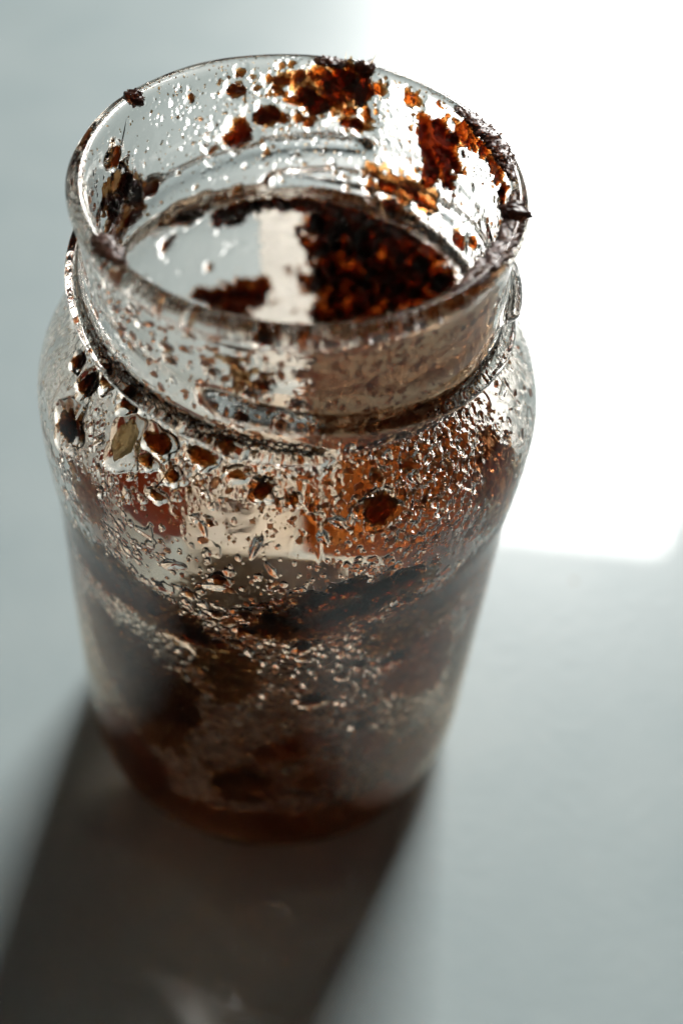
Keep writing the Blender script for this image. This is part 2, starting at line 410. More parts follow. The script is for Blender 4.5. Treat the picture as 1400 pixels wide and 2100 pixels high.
def catmull(P, n):
    P = np.array(P, float)
    Q = np.vstack([2 * P[0] - P[1], P, 2 * P[-1] - P[-2]])
    o = []
    for i in range(1, len(Q) - 2):
        p0, p1, p2, p3 = Q[i - 1:i + 3]
        t1 = np.linalg.norm(p1 - p0) ** .5
        t2 = t1 + np.linalg.norm(p2 - p1) ** .5
        t3 = t2 + np.linalg.norm(p3 - p2) ** .5
        t = np.linspace(t1, t2, n, endpoint=False)[:, None]
        A1 = (t1 - t) / t1 * p0 + t / t1 * p1
        A2 = (t2 - t) / (t2 - t1) * p1 + (t - t1) / (t2 - t1) * p2
        A3 = (t3 - t) / (t3 - t2) * p2 + (t - t2) / (t3 - t2) * p3
        B1 = (t2 - t) / t2 * A1 + t / t2 * A2
        B2 = (t3 - t) / (t3 - t1) * A2 + (t - t1) / (t3 - t1) * A3
        o.append((t2 - t) / (t2 - t1) * B1 + (t - t1) / (t2 - t1) * B2)
    o = np.vstack(o + [P[-1:]])
    o[:, 0] = np.maximum(o[:, 0], 1e-5)
    return o


def arc(P):
    return np.r_[0, np.cumsum(np.hypot(*np.diff(P, axis=0).T))]


PO = catmull(OUTER, 40) * R
PI_ = catmull(INNER, 40) * R
SO, SI = arc(PO), arc(PI_)


def at_s(P, S, s):
    r = np.interp(s, S, P[:, 0]); z = np.interp(s, S, P[:, 1])
    e = .12
    dr = np.interp(s + e, S, P[:, 0]) - np.interp(s - e, S, P[:, 0])
    dz = np.interp(s + e, S, P[:, 1]) - np.interp(s - e, S, P[:, 1])
    L = np.hypot(dr, dz) + 1e-12
    return r, z, dr / L, dz / L


NT = 1400
TH = np.arange(NT) / NT * 2 * math.pi - math.pi       # -pi .. pi
ROWS = np.r_[np.arange(0, 60, .17), np.arange(60, 130, .30), np.arange(130, SI[-1], .8), SI[-1]]
NR = len(ROWS)
ri, zi, dri, dzi = at_s(PI_, SI, ROWS)
ni_r, ni_z = dzi, -dri              # normal of the inner wall, into the cavity (s runs down: dz<0 -> n_r<0)


def wrap(a):
    return (a + math.pi) % (2 * math.pi) - math.pi


def vnoise(scale_s, scale_t, seed, S=None, TT=None):
    """periodic smooth value noise over (s, theta); scales in mm"""
    g = np.random.default_rng(seed)
    S = ROWS if S is None else S
    nt_ = max(4, int(2 * math.pi * 34 / scale_t))
    ns_ = int(S.max() / scale_s) + 4
    L = g.random((ns_, nt_))
    y = S / scale_s; iy = y.astype(int); fy = y - iy; fy = fy * fy * (3 - 2 * fy)
    x = (TH + math.pi) / (2 * math.pi) * nt_; ix = x.astype(int); fx = x - ix; fx = fx * fx * (3 - 2 * fx)
    ix0, ix1 = ix % nt_, (ix + 1) % nt_
    A = L[iy][:, ix0] * (1 - fx) + L[iy][:, ix1] * fx
    B = L[iy + 1][:, ix0] * (1 - fx) + L[iy + 1][:, ix1] * fx
    return A * (1 - fy[:, None]) + B * fy[:, None]


def fbm(scale_s, scale_t, seed, octv=3):
    o = 0; a = 1; tot = 0
    for k in range(octv):
        o = o + a * vnoise(scale_s / 2 ** k, scale_t / 2 ** k, seed + 31 * k); tot += a; a *= .55
    return o / tot


def sstep(a, b, x):
    t = np.clip((x - a) / (b - a), 0, 1)
    return t * t * (3 - 2 * t)


Hf = np.zeros((NR, NT))             # syrup height on the inner wall, mm


def splat(th, s, a, b, rot, h, power=1.0, wob=0.18, k=3, combine='max'):
    rr = max(np.interp(s, ROWS, ri), 4)
    e = max(a, b) * 1.35
    i0, i1 = np.searchsorted(ROWS, [s - e, s + e])
    if i1 - i0 < 2: return
    dth = e / rr
    j0 = int(math.floor((th - dth + math.pi) / (2 * math.pi) * NT)); j1 = int(math.ceil((th + dth + math.pi) / (2 * math.pi) * NT)) + 1
    J = np.arange(j0, j1) % NT
    v = (ROWS[i0:i1] - s)[:, None]
    u = (wrap(TH[J] - th) * rr)[None, :]
    c, sn = math.cos(rot), math.sin(rot)
    x = (u * c + v * sn) / a; y = (-u * sn + v * c) / b
    ang = np.arctan2(y, x)
    ph = random.random() * 6.28
    d2 = (x * x + y * y) / (1 + wob * np.sin(k * ang + ph) + .5 * wob * np.sin((k + 2) * ang + 2.1 * ph)) ** 2
    H = h * np.clip(1 - d2, 0, None) ** power
    sub = Hf[i0:i1][:, J]
    Hf[i0:i1, J] = np.maximum(sub, H) if combine == 'max' else sub + H


# ---- the film: smooth swirls everywhere, finer and rougher lower down and on the right of the neck
sg = ROWS[:, None] + 0 * TH[None, :]
tg = TH[None, :] + 0 * ROWS[:, None]
big = fbm(9, 9, 11)
low = sstep(52, 66, sg)
neck = 1 - sstep(24, 30, sg)
film = 0.05 * fbm(1.6, 1.6, 3, 2) * (.15 + .85 * sstep(.45, .6, big))
film = film * (1 - .6 * low)
ripple = fbm(.8, .9, 21, 2)
film += low * 0.20 * sstep(.50, .74, ripple) * (.35 + .65 * sstep(.35, .6, fbm(7, 10, 77)))
# rivulets running down on the right of the neck and right shoulder
right = sstep(math.radians(-50), math.radians(-30), tg) * (1 - sstep(math.radians(60), math.radians(85), tg))
riv = fbm(5, 1.6, 41, 3)
film += right * sstep(8, 16, sg) * (1 - sstep(46, 54, sg)) * .20 * sstep(.52, .70, riv)
left = sstep(math.radians(140), math.radians(165), np.abs(tg))
riv2 = fbm(3, 1.3, 45, 3)
film += left * sstep(6, 16, sg) * (1 - sstep(46, 54, sg)) * .18 * sstep(.52, .70, riv2)
# patches of coalesced bubbles
blot = fbm(1.9, 1.9, 51, 2)
film += sstep(24, 28, sg) * (1 - low) * .20 * sstep(.66, .74, blot) * sstep(.5, .65, fbm(12, 12, 52))
film *= sstep(0.4, 2.0, sg) * (1 - sstep(SI[-1] - 6, SI[-1] - 2, sg))
Hf += film

# ---- droplets
dens = fbm(6, 6, 61)
clear = np.zeros_like(Hf)


def density(th, s):
    i = min(NR - 1, np.searchsorted(ROWS, s)); j = int((th + math.pi) / (2 * math.pi) * NT) % NT
    d = .12 + 1.3 * max(0, dens[i, j] - .40) / .3
    deg = math.degrees(th)
    if 36 < s < 52 and -118 < deg < -72: d *= .22
    if s < 26: d *= .36 if 70 < deg < 165 else .25
    if 60 < s: d *= 1.4
    if -68 < deg < -28 and 26 < s < 45: d = .8
    if 92 < deg < 150 and 28 < s < 70: d = .03
    if -150 < deg < -80 and 24 < s < 34: d = max(d, .6)
    return d


n = 0
tries = 0
while n < 12500 and tries < 60000:
    tries += 1
    th = random.uniform(-math.pi, math.pi)
    s = random.choice((random.uniform(2, 28), random.uniform(24, 50), random.uniform(48, 126)))
    if random.random() > density(th, s): continue
    rad = .20 + .16 * random.random() ** 2
    q = random.random()
    if q > .82: rad = random.uniform(.35, .6)
    if q > .972: rad = random.uniform(.6, 1.0)
    el = random.uniform(1.0, 1.35) if s < 50 else random.uniform(1.0, 1.7)
    splat(th, s, rad, rad * el, random.uniform(-.5, .5), rad * random.uniform(.32, .6), 1.0, random.uniform(0, .25))
    n += 1
# dense bubble field on the right front shoulder, ring of larger ones under the neck
for k in range(400):
    th = math.radians(random.gauss(-50, 8)); s = random.gauss(36, 4.2)
    rad = .2 + .75 * random.random() ** 2.2
    splat(th, s, rad, rad * 1.1, 0, rad * random.uniform(.35, .65), 1.0, .14)
for k in range(260):
    th = math.radians(random.uniform(-125, -72)); s = random.gauss(29.5, 2.2) + .04 * abs(math.degrees(th) + 95)
    rad = random.uniform(.25, .75)
    splat(th, s, rad * 1.1, rad, random.uniform(0, 3), rad * random.uniform(.35, .6), 1.0, .25)
for k in range(1900):
    th = math.radians(random.gauss(-85, 55)); s = random.uniform(54, 125)
    rad = random.uniform(.25, .75)
    splat(th, s, rad, rad * random.uniform(1.0, 1.9), random.uniform(-.3, .3), rad * random.uniform(.5, .85), 1.0, .15)
# a few clear slivers and big lone droplets
for (thd, s, a, b, rot, h) in [(-135.5, 35.3, .7, 1.4, .3, .8), (-91.6, 40.2, .7, 2.0, .35, .9), (-103.5, 39, .5, 1.3, -.5, .6),
                               (-88, 44, .5, 1.6, -.6, .5), (-73.5, 36.5, 1.5, .8, .5, .8), (-70.5, 36.0, .5, 1.3, .5, .6),
                               (-77, 38.5, .8, 1.2, -.4, .7), (-110, 48.0, 1.0, 2.4, 1.1, .7), (-100, 50, .9, 2.6, 1.3, .7), (-58.6, 28.5, .8, 1.0, 0, .8),
                               (-53, 33, 1.2, 1.3, 0, .9), (104.8, 16.4, 1.2, 1.3, 0, .7), (124, 17.5, 1.1, 1.2, 0, .7), (112, 19.5, .7, .7, 0, .5)]:
    splat(math.radians(thd), s, a, b, rot, h, 1.0, .15)


# ------------------------------------------------------------------ crumbs stuck to the inner wall
def frame_at(thd, s, h=0.0):
    th = math.radians(thd)
    r, z, dr, dz = (float(q) for q in at_s(PI_, SI, s))
    nr, nz = dz, -dr
    n = Vector((nr * math.cos(th), nr * math.sin(th), nz))
    u = Vector((-math.sin(th), math.cos(th), 0))
    v = n.cross(u)
    p = Vector((r * math.cos(th), r * math.sin(th), z)) + n * h
    return p, u, v, n


def crumb_mesh(name, a, b, c, mat, sub, seed, rough=0.13, planes=11):
    """A broken flake: angular hull, or for the lumpy ones a roughened clot. a, b, c are half sizes in mm."""
    g = random.Random(seed)
    off = Vector((g.uniform(0, 99), g.uniform(0, 99), g.uniform(0, 99)))
    bm = bmesh.new()
    if rough > .3 or mat.name == 'tan_nut':
        bmesh.ops.create_icosphere(bm, subdivisions=5 if max(a, b) > 3 else 4, radius=1)
        pl = [(Vector((g.gauss(0, 1), g.gauss(0, 1), g.gauss(0, .5))).normalized(), g.uniform(.45, .9)) for k in range(planes)]
        for vtx in bm.verts:
            d = vtx.co.normalized()
            rad = 1.0
            for q, k in pl:
                t = d.dot(q)
                if t > 1e-3: rad = min(rad, k / t)
            w_ = Vector((d.x * a, d.y * b, d.z * c))
            f = mnoise.noise(w_ * .8 + off) * .6 + mnoise.noise(w_ * 1.9 + off) * .5 + mnoise.noise(w_ * 4 + off) * .3
            rad *= 1 + (.12 if mat.name == 'tan_nut' else .5) * f
            vtx.co = Vector((d.x * rad * a, d.y * rad * b, d.z * max(rad, .35) * c)) * MM
        smooth = True
    else:
        for k in range(g.randint(9, 14)):
            t = g.uniform(0, 6.283); rr = g.uniform(.6, 1.12)
            bm.verts.new(Vector((math.cos(t) * rr * a, math.sin(t) * rr * b, g.choice((-1, 1)) * g.uniform(.55, 1) * c)))
        for sx in (-1, 1):
            bm.verts.new(Vector((sx * a * .9, g.uniform(-.6, .6) * b, g.uniform(-.5, .5) * c)))
            bm.verts.new(Vector((g.uniform(-.6, .6) * a, sx * b * .9, g.uniform(-.5, .5) * c)))
        bmesh.ops.convex_hull(bm, input=bm.verts[:])
        bmesh.ops.delete(bm, geom=[v for v in bm.verts if not v.link_faces], context='VERTS')
        bmesh.ops.bevel(bm, geom=bm.edges[:], offset=.09 * min(a, b), segments=1, affect='EDGES')
        bmesh.ops.triangulate(bm, faces=bm.faces[:])
        bmesh.ops.subdivide_edges(bm, edges=bm.edges[:], cuts=1, use_grid_fill=True)
        for vtx in bm.verts:
            q = vtx.co
            vtx.co = (q + Vector((mnoise.noise(q * 2.2 + off), mnoise.noise(q * 2.2 - off), .5 * mnoise.noise(q * 2.5 + off * 2))) * .34 * min(a, b)) * MM
        smooth = False
    me = bpy.data.meshes.new(name)
    bm.to_mesh(me); bm.free()
    me.materials.append(mat)
    me.polygons.foreach_set('use_smooth', [smooth] * len(me.polygons))
    set_stuck(me, [1.0 if v.co.z < -.1 * c * MM else 0.0 for v in me.vertices])
    return me


def set_stuck(me, vals):
    a_ = me.attributes.new('stuck', 'FLOAT', 'POINT')
    a_.data.foreach_set('value', np.asarray(vals, np.float32))


def place(me, name, thd, s, h, rot, scale=1.0):
    p, u, v, n = frame_at(thd, s, h)
    c, sn = math.cos(rot), math.sin(rot)
    uu = u * c + v * sn; vv = v * c - u * sn
    m = Matrix((uu, vv, n)).transposed().to_4x4()
    m = m @ Matrix.Scale(scale, 4)
    m.translation = p * MM
    o = bpy.data.objects.new(name, me)
    C.objects.link(o)
    o.matrix_world = m
    return o


for k, (thd, s, wd, ht, kind, label) in enumerate(CRUMBS):
    front = thd < 0 and s > 24
    a, b = wd * .56, ht * .56
    if thd > 0 and s < 13: a, b = a * 1.2, b * 1.25
    c = min(max(.34 * min(a, b) * 1.5, .35), .8 if front else 1.3)
    lumpy = max(a, b) > 2.9
    name = 'nut_piece' if kind == 'tan' else 'crumb'
    me = crumb_mesh(name, a, b, c, MATS[kind], 4 if max(a, b) > 1.3 else 3, 100 + k, .34 if lumpy else .2, 14 if lumpy else 9)
    o = place(me, name, thd, s, c * .35, random.uniform(-.15, .15))
    tag(o, label, 'nut' if kind == 'tan' else 'crumb', 'crumbs stuck to the glass')
    # the clear syrup that holds it
    splat(math.radians(thd), s, a * 1.22 + .25, b * 1.22 + .25, 0, c * (1.25 if front else .8), .6, .12, 4)

# smaller crumbs: eight shapes, shared by copies
small = []
for k in range(10):
    mk = ['amber', 'brown', 'dark', 'brown', 'amber'][k % 5]
    small.append(crumb_mesh('crumb', .75, .6, .34, MATS[mk], 3, 900 + k, .28, 8))
ZONES = [  # centre deg, spread, s, spread, n, size lo/hi, label
    (88, 17, 6.0, 3.5, 56, .5, 2.0, 'little rusty crumb in the thick cluster on the back of the neck'),
    (100, 35, 13, 6, 16, .35, .9, 'tiny brown crumb scattered over the back thread'),
    (163, 10, 17, 5, 14, .6, 1.6, 'little dark crumb in the cluster inside the left of the neck'),
    (60, 14, 20, 3, 22, .4, 1.4, 'little amber crumb under the right back thread'),
    (118, 22, 27, 2.5, 16, .5, 1.3, 'little brown crumb on the inner edge below the neck'),
    (-95, 55, 14, 6, 22, .6, 2.0, 'blurred rusty crumb inside the front of the neck'),
    (-105, 26, 30, 3.5, 24, .4, 1.2, 'small amber crumb among droplets on the left shoulder'),
    (-55, 14, 33, 6, 16, .4, 1.2, 'small amber crumb among bubbles on the right shoulder'),
    (-80, 34, 60, 5, 40, .7, 2.2, 'orange-brown crumb in the band below the shoulder'),
    (-90, 50, 90, 18, 34, .8, 2.6, 'blurred brown crumb on the lower front wall'),
]
for (c0, cs, s0, ss, n_, lo_, hi_, lab) in ZONES:
    for k in range(n_):
        thd = random.gauss(c0, cs * .6); s = min(max(random.gauss(s0, ss), 1.5), 125)
        me = random.choice(small)
        sz = random.uniform(lo_, hi_) if random.random() < .4 else random.uniform(lo_, (lo_ + hi_) / 2)
        o = place(me, 'crumb', thd, s, .1, random.uniform(0, 6.28), sz)
        tag(o, lab, 'crumb', lab.replace('crumb', 'crumbs', 1))
        splat(math.radians(thd), s, .9 * sz + .15, .9 * sz + .15, 0, .34 * sz, .7, .15, 4)


# grains too many and too small to count: one object
GV, GF = [], []
for k in range(5200):
    q = random.random()
    if q < .16: thd, s = random.gauss(92, 28), abs(random.gauss(7, 6)) + 1
    elif q < .22: thd, s = random.uniform(-180, 180), random.uniform(1, 24)
    elif q < .46: thd, s = random.gauss(-90, 45), random.gauss(32, 6)
    elif q < .56: thd, s = random.gauss(60, 30), random.gauss(24, 6)
    else: thd, s = random.gauss(-90, 60), random.uniform(50, 127)
    s = min(max(s, 1), 127)
    p, u, v, n = frame_at(thd, s, .03)
    sz = random.uniform(.10, .26) * (1.9 if random.random() > .86 else 1)
    i0 = len(GV)
    for (a_, b_, c_) in ((1, 0, 0), (-1, 0, 0), (0, 1, 0), (0, -1, 0), (0, 0, .8), (0, 0, -.5)):
        g_ = random.uniform(.6, 1.25)
        GV.append((p + (u * a_ + v * b_ * 1.2 + n * c_) * sz * g_ + u * random.uniform(-.05, .05)) * MM)
    for f in ((0, 2, 4), (2, 1, 4), (1, 3, 4), (3, 0, 4), (2, 0, 5), (1, 2, 5), (3, 1, 5), (0, 3, 5)):
        GF.append(tuple(i0 + t for t in f))
for k in range(1500):                                # grit along the lip
    th = random.uniform(-math.pi, math.pi)
    dg = math.degrees(th)
    if random.random() > .25 + .75 * max(0, mnoise.noise(Vector((math.cos(th) * 3, math.sin(th) * 3, 4)))) + (.6 if -50 < dg < 60 else 0): continue
    sz = random.uniform(.07, .22)
    rr = random.gauss(30.9, .45)
    c_ = Vector((rr * math.cos(th), rr * math.sin(th), float(PO[:, 1].max()) - abs(rr - 30.7) ** 2 * .5))
    i0 = len(GV)
    for d_ in ((1, 0, 0), (-1, 0, 0), (0, 1, 0), (0, -1, 0), (0, 0, .8), (0, 0, -.8)):
        GV.append((c_ + Vector(d_) * sz * random.uniform(.6, 1.3)) * MM)
    for f in ((0, 2, 4), (2, 1, 4), (1, 3, 4), (3, 0, 4), (2, 0, 5), (1, 2, 5), (3, 1, 5), (0, 3, 5)):
        GF.append(tuple(i0 + t for t in f))
gr = obj_from('grains', GV, GF, MATS['brown'], smooth=False)
tag(gr, 'countless tiny brown grains speckling the inside of the jar', 'grains', kind='stuff')


# flakes of the same stuff, larger than grains but still past counting
FV, FF = [], []
for k in range(3600):
    q = random.random()
    if q < .12: thd, s = random.gauss(-85, 45), random.uniform(3, 24)
    elif q < .40: thd, s = random.gauss(-85, 40), random.gauss(58, 5)
    elif q < .46: thd, s = random.gauss(-60, 25), random.gauss(34, 5)
    else: thd, s = random.gauss(-92, 50), random.uniform(56, 134)
    # they gather in drifts
    if s > 50 and mnoise.noise(Vector((thd * .045, s * .11, 3.3))) + .5 * mnoise.noise(Vector((thd * .12, s * .3, 9))) < .02: continue
    p, u, v, n = frame_at(thd, min(s, 136), .05)
    sz = random.uniform(.25, .6) * (1.6 if random.random() > .8 else 1)
    ro_ = random.uniform(0, 3.14)
    uu = u * math.cos(ro_) + v * math.sin(ro_); vv = v * math.cos(ro_) - u * math.sin(ro_)
    i0 = len(FV); m_ = 6
    for lay, zz in ((0, -.12), (1, .22)):
        for j in range(m_):
            a_ = 2 * math.pi * (j + random.uniform(-.3, .3)) / m_; r_ = random.uniform(.55, 1.15) * (.8 if lay else 1)
            FV.append((p + (uu * math.cos(a_) * 1.3 + vv * math.sin(a_) * .8) * r_ * sz + n * zz * random.uniform(.6, 1.5)) * MM)
    FF.append(tuple(i0 + j for j in range(m_))[::-1]); FF.append(tuple(i0 + m_ + j for j in range(m_)))
    for j in range(m_):
        j1 = (j + 1) % m_
        FF.append((i0 + j, i0 + j1, i0 + m_ + j1, i0 + m_ + j))
fl = obj_from('flakes', FV, FF, MATS['rust'], smooth=False)
tag(fl, 'drifts of small rusty flakes all over the lower front of the jar', 'flakes', kind='stuff')


# ------------------------------------------------------------------ smears of residue
def smear(label, poly, tmax, seed, holes=.30, mat='smear', edge=2.2, cell=.33):
    fq = 1.8 if mat in ('stain', 'golden') and max(p[0] for p in poly) < 0 else 1.0
    P = np.array(poly, float)
    c0 = P[:, 0].mean()
    r0 = float(np.interp(P[:, 1].mean(), ROWS, ri))
    px = np.radians(P[:, 0] - c0) * r0; py = P[:, 1]
    x = np.arange(px.min() - 2, px.max() + 2, cell); y = np.arange(max(py.min() - 2, .8), py.max() + 2, cell)
    X, Y = np.meshgrid(x, y)
    inside = np.zeros(X.shape, bool); dist = np.full(X.shape, 1e9)
    for i in range(len(px)):
        x0, y0, x1, y1 = px[i - 1], py[i - 1], px[i], py[i]
        cr = ((y0 > Y) != (y1 > Y)) & (X < (x1 - x0) * (Y - y0) / (y1 - y0 + 1e-12) + x0)
        inside ^= cr
        L2 = (x1 - x0) ** 2 + (y1 - y0) ** 2 + 1e-9
        t = np.clip(((X - x0) * (x1 - x0) + (Y - y0) * (y1 - y0)) / L2, 0, 1)
        dist = np.minimum(dist, np.hypot(X - x0 - t * (x1 - x0), Y - y0 - t * (y1 - y0)))
    sd = np.where(inside, dist, -dist)
    N = np.zeros(X.shape); F = np.zeros(X.shape)
    for i in range(X.shape[0]):
        for j in range(X.shape[1]):
            q = Vector((X[i, j] * fq, Y[i, j] * fq, seed * 7.3))
            N[i, j] = mnoise.noise(q * .33) + .6 * mnoise.noise(q * .8) + .4 * mnoise.noise(q * 1.9)
            F[i, j] = mnoise.noise(q * .5 + Vector((40, 0, 0))) + .7 * mnoise.noise(q * 1.3) + (.8 * mnoise.noise(q * 3.1) if cell < .3 else 0)
    m = sd / edge + N * (.35 if edge > 5 else (1.25 if fq > 1 else .9))
    T_ = sstep(-.1, .55, m) * (.55 if fq > 1 else 1.0) * (holes + (1 - holes) * np.clip(.55 + .9 * F, .06, 1.4)) * tmax
    keep = m > 0
    idx = -np.ones(X.shape, int)
    cells = keep[:-1, :-1] & keep[1:, :-1] & keep[:-1, 1:] & keep[1:, 1:]
    used = np.zeros(X.shape, bool)
    for a_, b_ in ((0, 0), (0, 1), (1, 0), (1, 1)):
        used[a_:X.shape[0] - 1 + a_, b_:X.shape[1] - 1 + b_] |= cells
    idx[used] = np.arange(used.sum())
    nv = int(used.sum())
    if nv < 8: return None
    th = np.radians(c0) + X[used] / r0; s = Y[used]
    r, z, dr, dz = at_s(PI_, SI, s)
    nr, nz = dz, -dr
    rel = .06 if edge > 5 else .45
    t = np.maximum(T_[used], .03 if edge > 5 else .06) + np.clip(.42 * F[used] + .25 * N[used], 0, 1) * rel

    def pts(h):
        rr = r + nr * h
        return np.stack([rr * np.cos(th), rr * np.sin(th), z + nz * h], 1) * MM
    V = np.vstack([pts(t), pts(np.clip(.42 * F[used] + .25 * N[used], -.7, 1) * rel - .10)])
    I = np.argwhere(cells)
    q = np.stack([idx[I[:, 0], I[:, 1]], idx[I[:, 0], I[:, 1] + 1], idx[I[:, 0] + 1, I[:, 1] + 1], idx[I[:, 0] + 1, I[:, 1]]], 1)
    faces = [tuple(map(int, f)) for f in q] + [tuple(int(v) + nv for v in f[::-1]) for f in q]
    edges = {}
    for f in q:
        for k in range(4):
            e = (int(f[k]), int(f[(k + 1) % 4]))
            edges[e] = edges.get(e, 0) + 1
    for (a_, b_) in edges:
        if (b_, a_) not in edges:
            faces.append((b_, a_, a_ + nv, b_ + nv))
    o = obj_from('smear', [tuple(v) for v in V], faces, MATS[mat])
    bm = bmesh.new(); bm.from_mesh(o.data); bmesh.ops.recalc_face_normals(bm, faces=bm.faces[:]); bm.to_mesh(o.data); bm.free()
    set_stuck(o.data, [0.0] * nv + [1.0] * nv)
    tag(o, label, 'smear', 'dark smears on the inside of the jar')
    return o


for k, (label, poly, tmax, holes) in enumerate(SMEARS):
    smear(label, poly, tmax, k + 1, holes, 'film' if 'cloudy' in label else 'smear' if 'thin rusty smear' in label else 'golden' if 'brown mass on the lower' in label or 'streak' in label or 'rusty' in label or 'clotted' in label else ('smear' if poly[0][0] > 0 and poly[0][0] < 150 else 'stain'), 6.0 if 'veil' in label else (4.5 if 'large dark' in label else 2.2), .22 if 'clotted' in label else .33)


def puddle(label, rad, tmax, seed, mat='smear', left=False):
    """syrup and grounds lying on the jar floor"""
    V, Fc = [], []
    nr_, nt_ = 70, 220
    for lay in (1, 0):
        for i in range(nr_ + 1):
            for j in range(nt_):
                th = 2 * math.pi * j / nt_; rr = rad * (i + .02) / nr_ * (1 + .10 * mnoise.noise(Vector((math.cos(th) * 2, math.sin(th) * 2, seed))) * i / nr_)
                zf = float(np.interp(-rr, -PI_[-230:, 0], PI_[-230:, 1]))
                q = Vector((rr * math.cos(th), rr * math.sin(th), seed))
                side = float(sstep(0.0, 12.0, q.x + 8 * mnoise.noise(q * .15)))
                side = 1 - side if left else side
                t = tmax * (.03 + .97 * side) * (.2 + .8 * min(1, max(0, .5 + mnoise.noise(q * .22) + .6 * mnoise.noise(q * .7)))) * min(1, (nr_ - i) / 5 + .1)
                V.append((q.x * MM, q.y * MM, (zf + (t if lay else -.08)) * MM))
    n1 = (nr_ + 1) * nt_
    for i in range(nr_):
        for j in range(nt_):
            j1 = (j + 1) % nt_
            a_, b_, c_, d_ = i * nt_ + j, i * nt_ + j1, (i + 1) * nt_ + j1, (i + 1) * nt_ + j
            Fc.append((d_, c_, b_, a_)); Fc.append((n1 + a_, n1 + b_, n1 + c_, n1 + d_))
    for j in range(nt_):
        j1 = (j + 1) % nt_; k = nr_ * nt_
        Fc.append((k + j1, k + j, n1 + k + j, n1 + k + j1))
    o = obj_from('puddle', V, Fc, MATS[mat])
    bm = bmesh.new(); bm.from_mesh(o.data); bmesh.ops.recalc_face_normals(bm, faces=bm.faces[:]); bm.to_mesh(o.data); bm.free()
    tag(o, label, 'puddle')


puddle('brown puddle of syrupy residue on the floor of the jar', 33.5, .45, 9)
puddle('cloudy pale syrup film on the left half of the jar floor', 33.0, .5, 9, 'film', True)


# ------------------------------------------------------------------ crust on the rim
def crust(label, t0, t1, thick, seed, width=2.2, name='rim_crust'):
    n = max(10, int(abs(math.radians(t1 - t0)) * 30 / .22)); m = 22
    V = []; Fc = []
    zt = PO[:, 1].max() - .3; rc = 30.8
    for i in range(n + 1):
        f = i / n
        th = math.radians(t0 + (t1 - t0) * f)
        env = max(0.02, math.sin(math.pi * min(1, max(0, f))) ** .45)
        for j in range(m):
            a = 2 * math.pi * j / m
            q = Vector((math.cos(th) * 30, math.sin(th) * 30, seed * 5)) * .9 + Vector((math.cos(a), 0, math.sin(a))) * 1.2
            k = env * (1 + .5 * mnoise.noise(q * .8) + .35 * mnoise.noise(q * 2.7) + .3 * mnoise.noise(q * 7))
            x = math.cos(a) * width * .5 * k; zz = math.sin(a) * thick * k
            V.append((((rc + x) * math.cos(th)) * MM, ((rc + x) * math.sin(th)) * MM, (zt + zz) * MM))
    for i in range(n):
        for j in range(m):
            a_ = i * m + j; b_ = i * m + (j + 1) % m
            Fc.append((a_, b_, b_ + m, a_ + m))
    Fc.append(tuple(range(m))[::-1]); Fc.append(tuple(n * m + j for j in range(m)))
    # loose grit baked onto it
    for k in range(int(n * 3.0)):
        c_ = Vector(V[random.randrange(2 * m, (n - 1) * m)]) if n > 6 else Vector(V[0])
        sz = random.uniform(.10, .32) * MM
        i0 = len(V)
        for d_ in ((1, 0, 0), (-1, 0, 0), (0, 1, 0), (0, -1, 0), (0, 0, 1), (0, 0, -1)):
            V.append(tuple(c_ + Vector(d_) * sz * random.uniform(.6, 1.3)))
        for f in ((0, 2, 4), (2, 1, 4), (1, 3, 4), (3, 0, 4), (2, 0, 5), (1, 2, 5), (3, 1, 5), (0, 3, 5)):
            Fc.append(tuple(i0 + t for t in f))
    o = obj_from(name, V, Fc, MATS['crust'])
    bm = bmesh.new(); bm.from_mesh(o.data); bmesh.ops.recalc_face_normals(bm, faces=bm.faces[:]); bm.to_mesh(o.data); bm.free()
    tag(o, label, 'crust', 'dried crust on the rim')


crust('coarse brown crust coating the right side of the rim', 5, -44, .28, 1, 3.3)
crust('small pointed brown crust lump on the back of the rim', 80, 73.5, 1.25, 2, 3.0)
crust('little rusty crust lump on the left of the rim', 152.5, 147, 1.1, 3, 3.2)
crust('jagged crust nub sticking out at the far right of the rim', -1.5, -9, 1.1, 4, 4.2)
crust('dark blurred crust patch on the front left of the rim', -132, -147, .3, 5, 3.0)
crust('thin brown crust along the right back edge of the rim', 46, 8, .55, 6, 3.0)
crust('thin rusty crust on the back edge above the crumb cluster', 92, 81, .5, 7, 2.6)

# ------------------------------------------------------------------ the glass jar
SOR = np.r_[np.arange(0, SO[-1] - 60, 1.1), np.arange(SO[-1] - 60, SO[-1] - 1e-6, .33), SO[-1]]
ro, zo, dro, dzo = at_s(PO, SO, SOR)
no_r, no_z = dzo, -dro               # outer: s runs up, dz>0 -> outwards
NO = len(SOR)
Ho = np.zeros((NO, NT))
# screw thread: four helical ridges that start and run out one over the other
for st in (70, 160, 250, 340):
    d = (np.degrees(TH)[None, :] - st + 720) % 360          # degrees past the start
    ln = 128.0
    on = (d < ln)
    prog = d / ln
    zc = 123.2 - prog * 9.5
    amp = np.clip(np.minimum(d, ln - d) / 9, 0, 1)
    amp = amp * amp * (3 - 2 * amp) * on
    wv = (zo[:, None] - zc) / 1.55
    Ho = np.maximum(Ho, 2.4 * amp * np.exp(-np.abs(wv) ** 2.6))
# mould seam: a fine raised line down the front and the back
for sd in (-78.2, 101.8):
    dx = wrap(TH - math.radians(sd)) * R
    Ho += .14 * np.exp(-(dx / .28) ** 2)[None, :] * (sstep(97, 106, zo) * (1 - sstep(131, 133, zo)))[:, None]
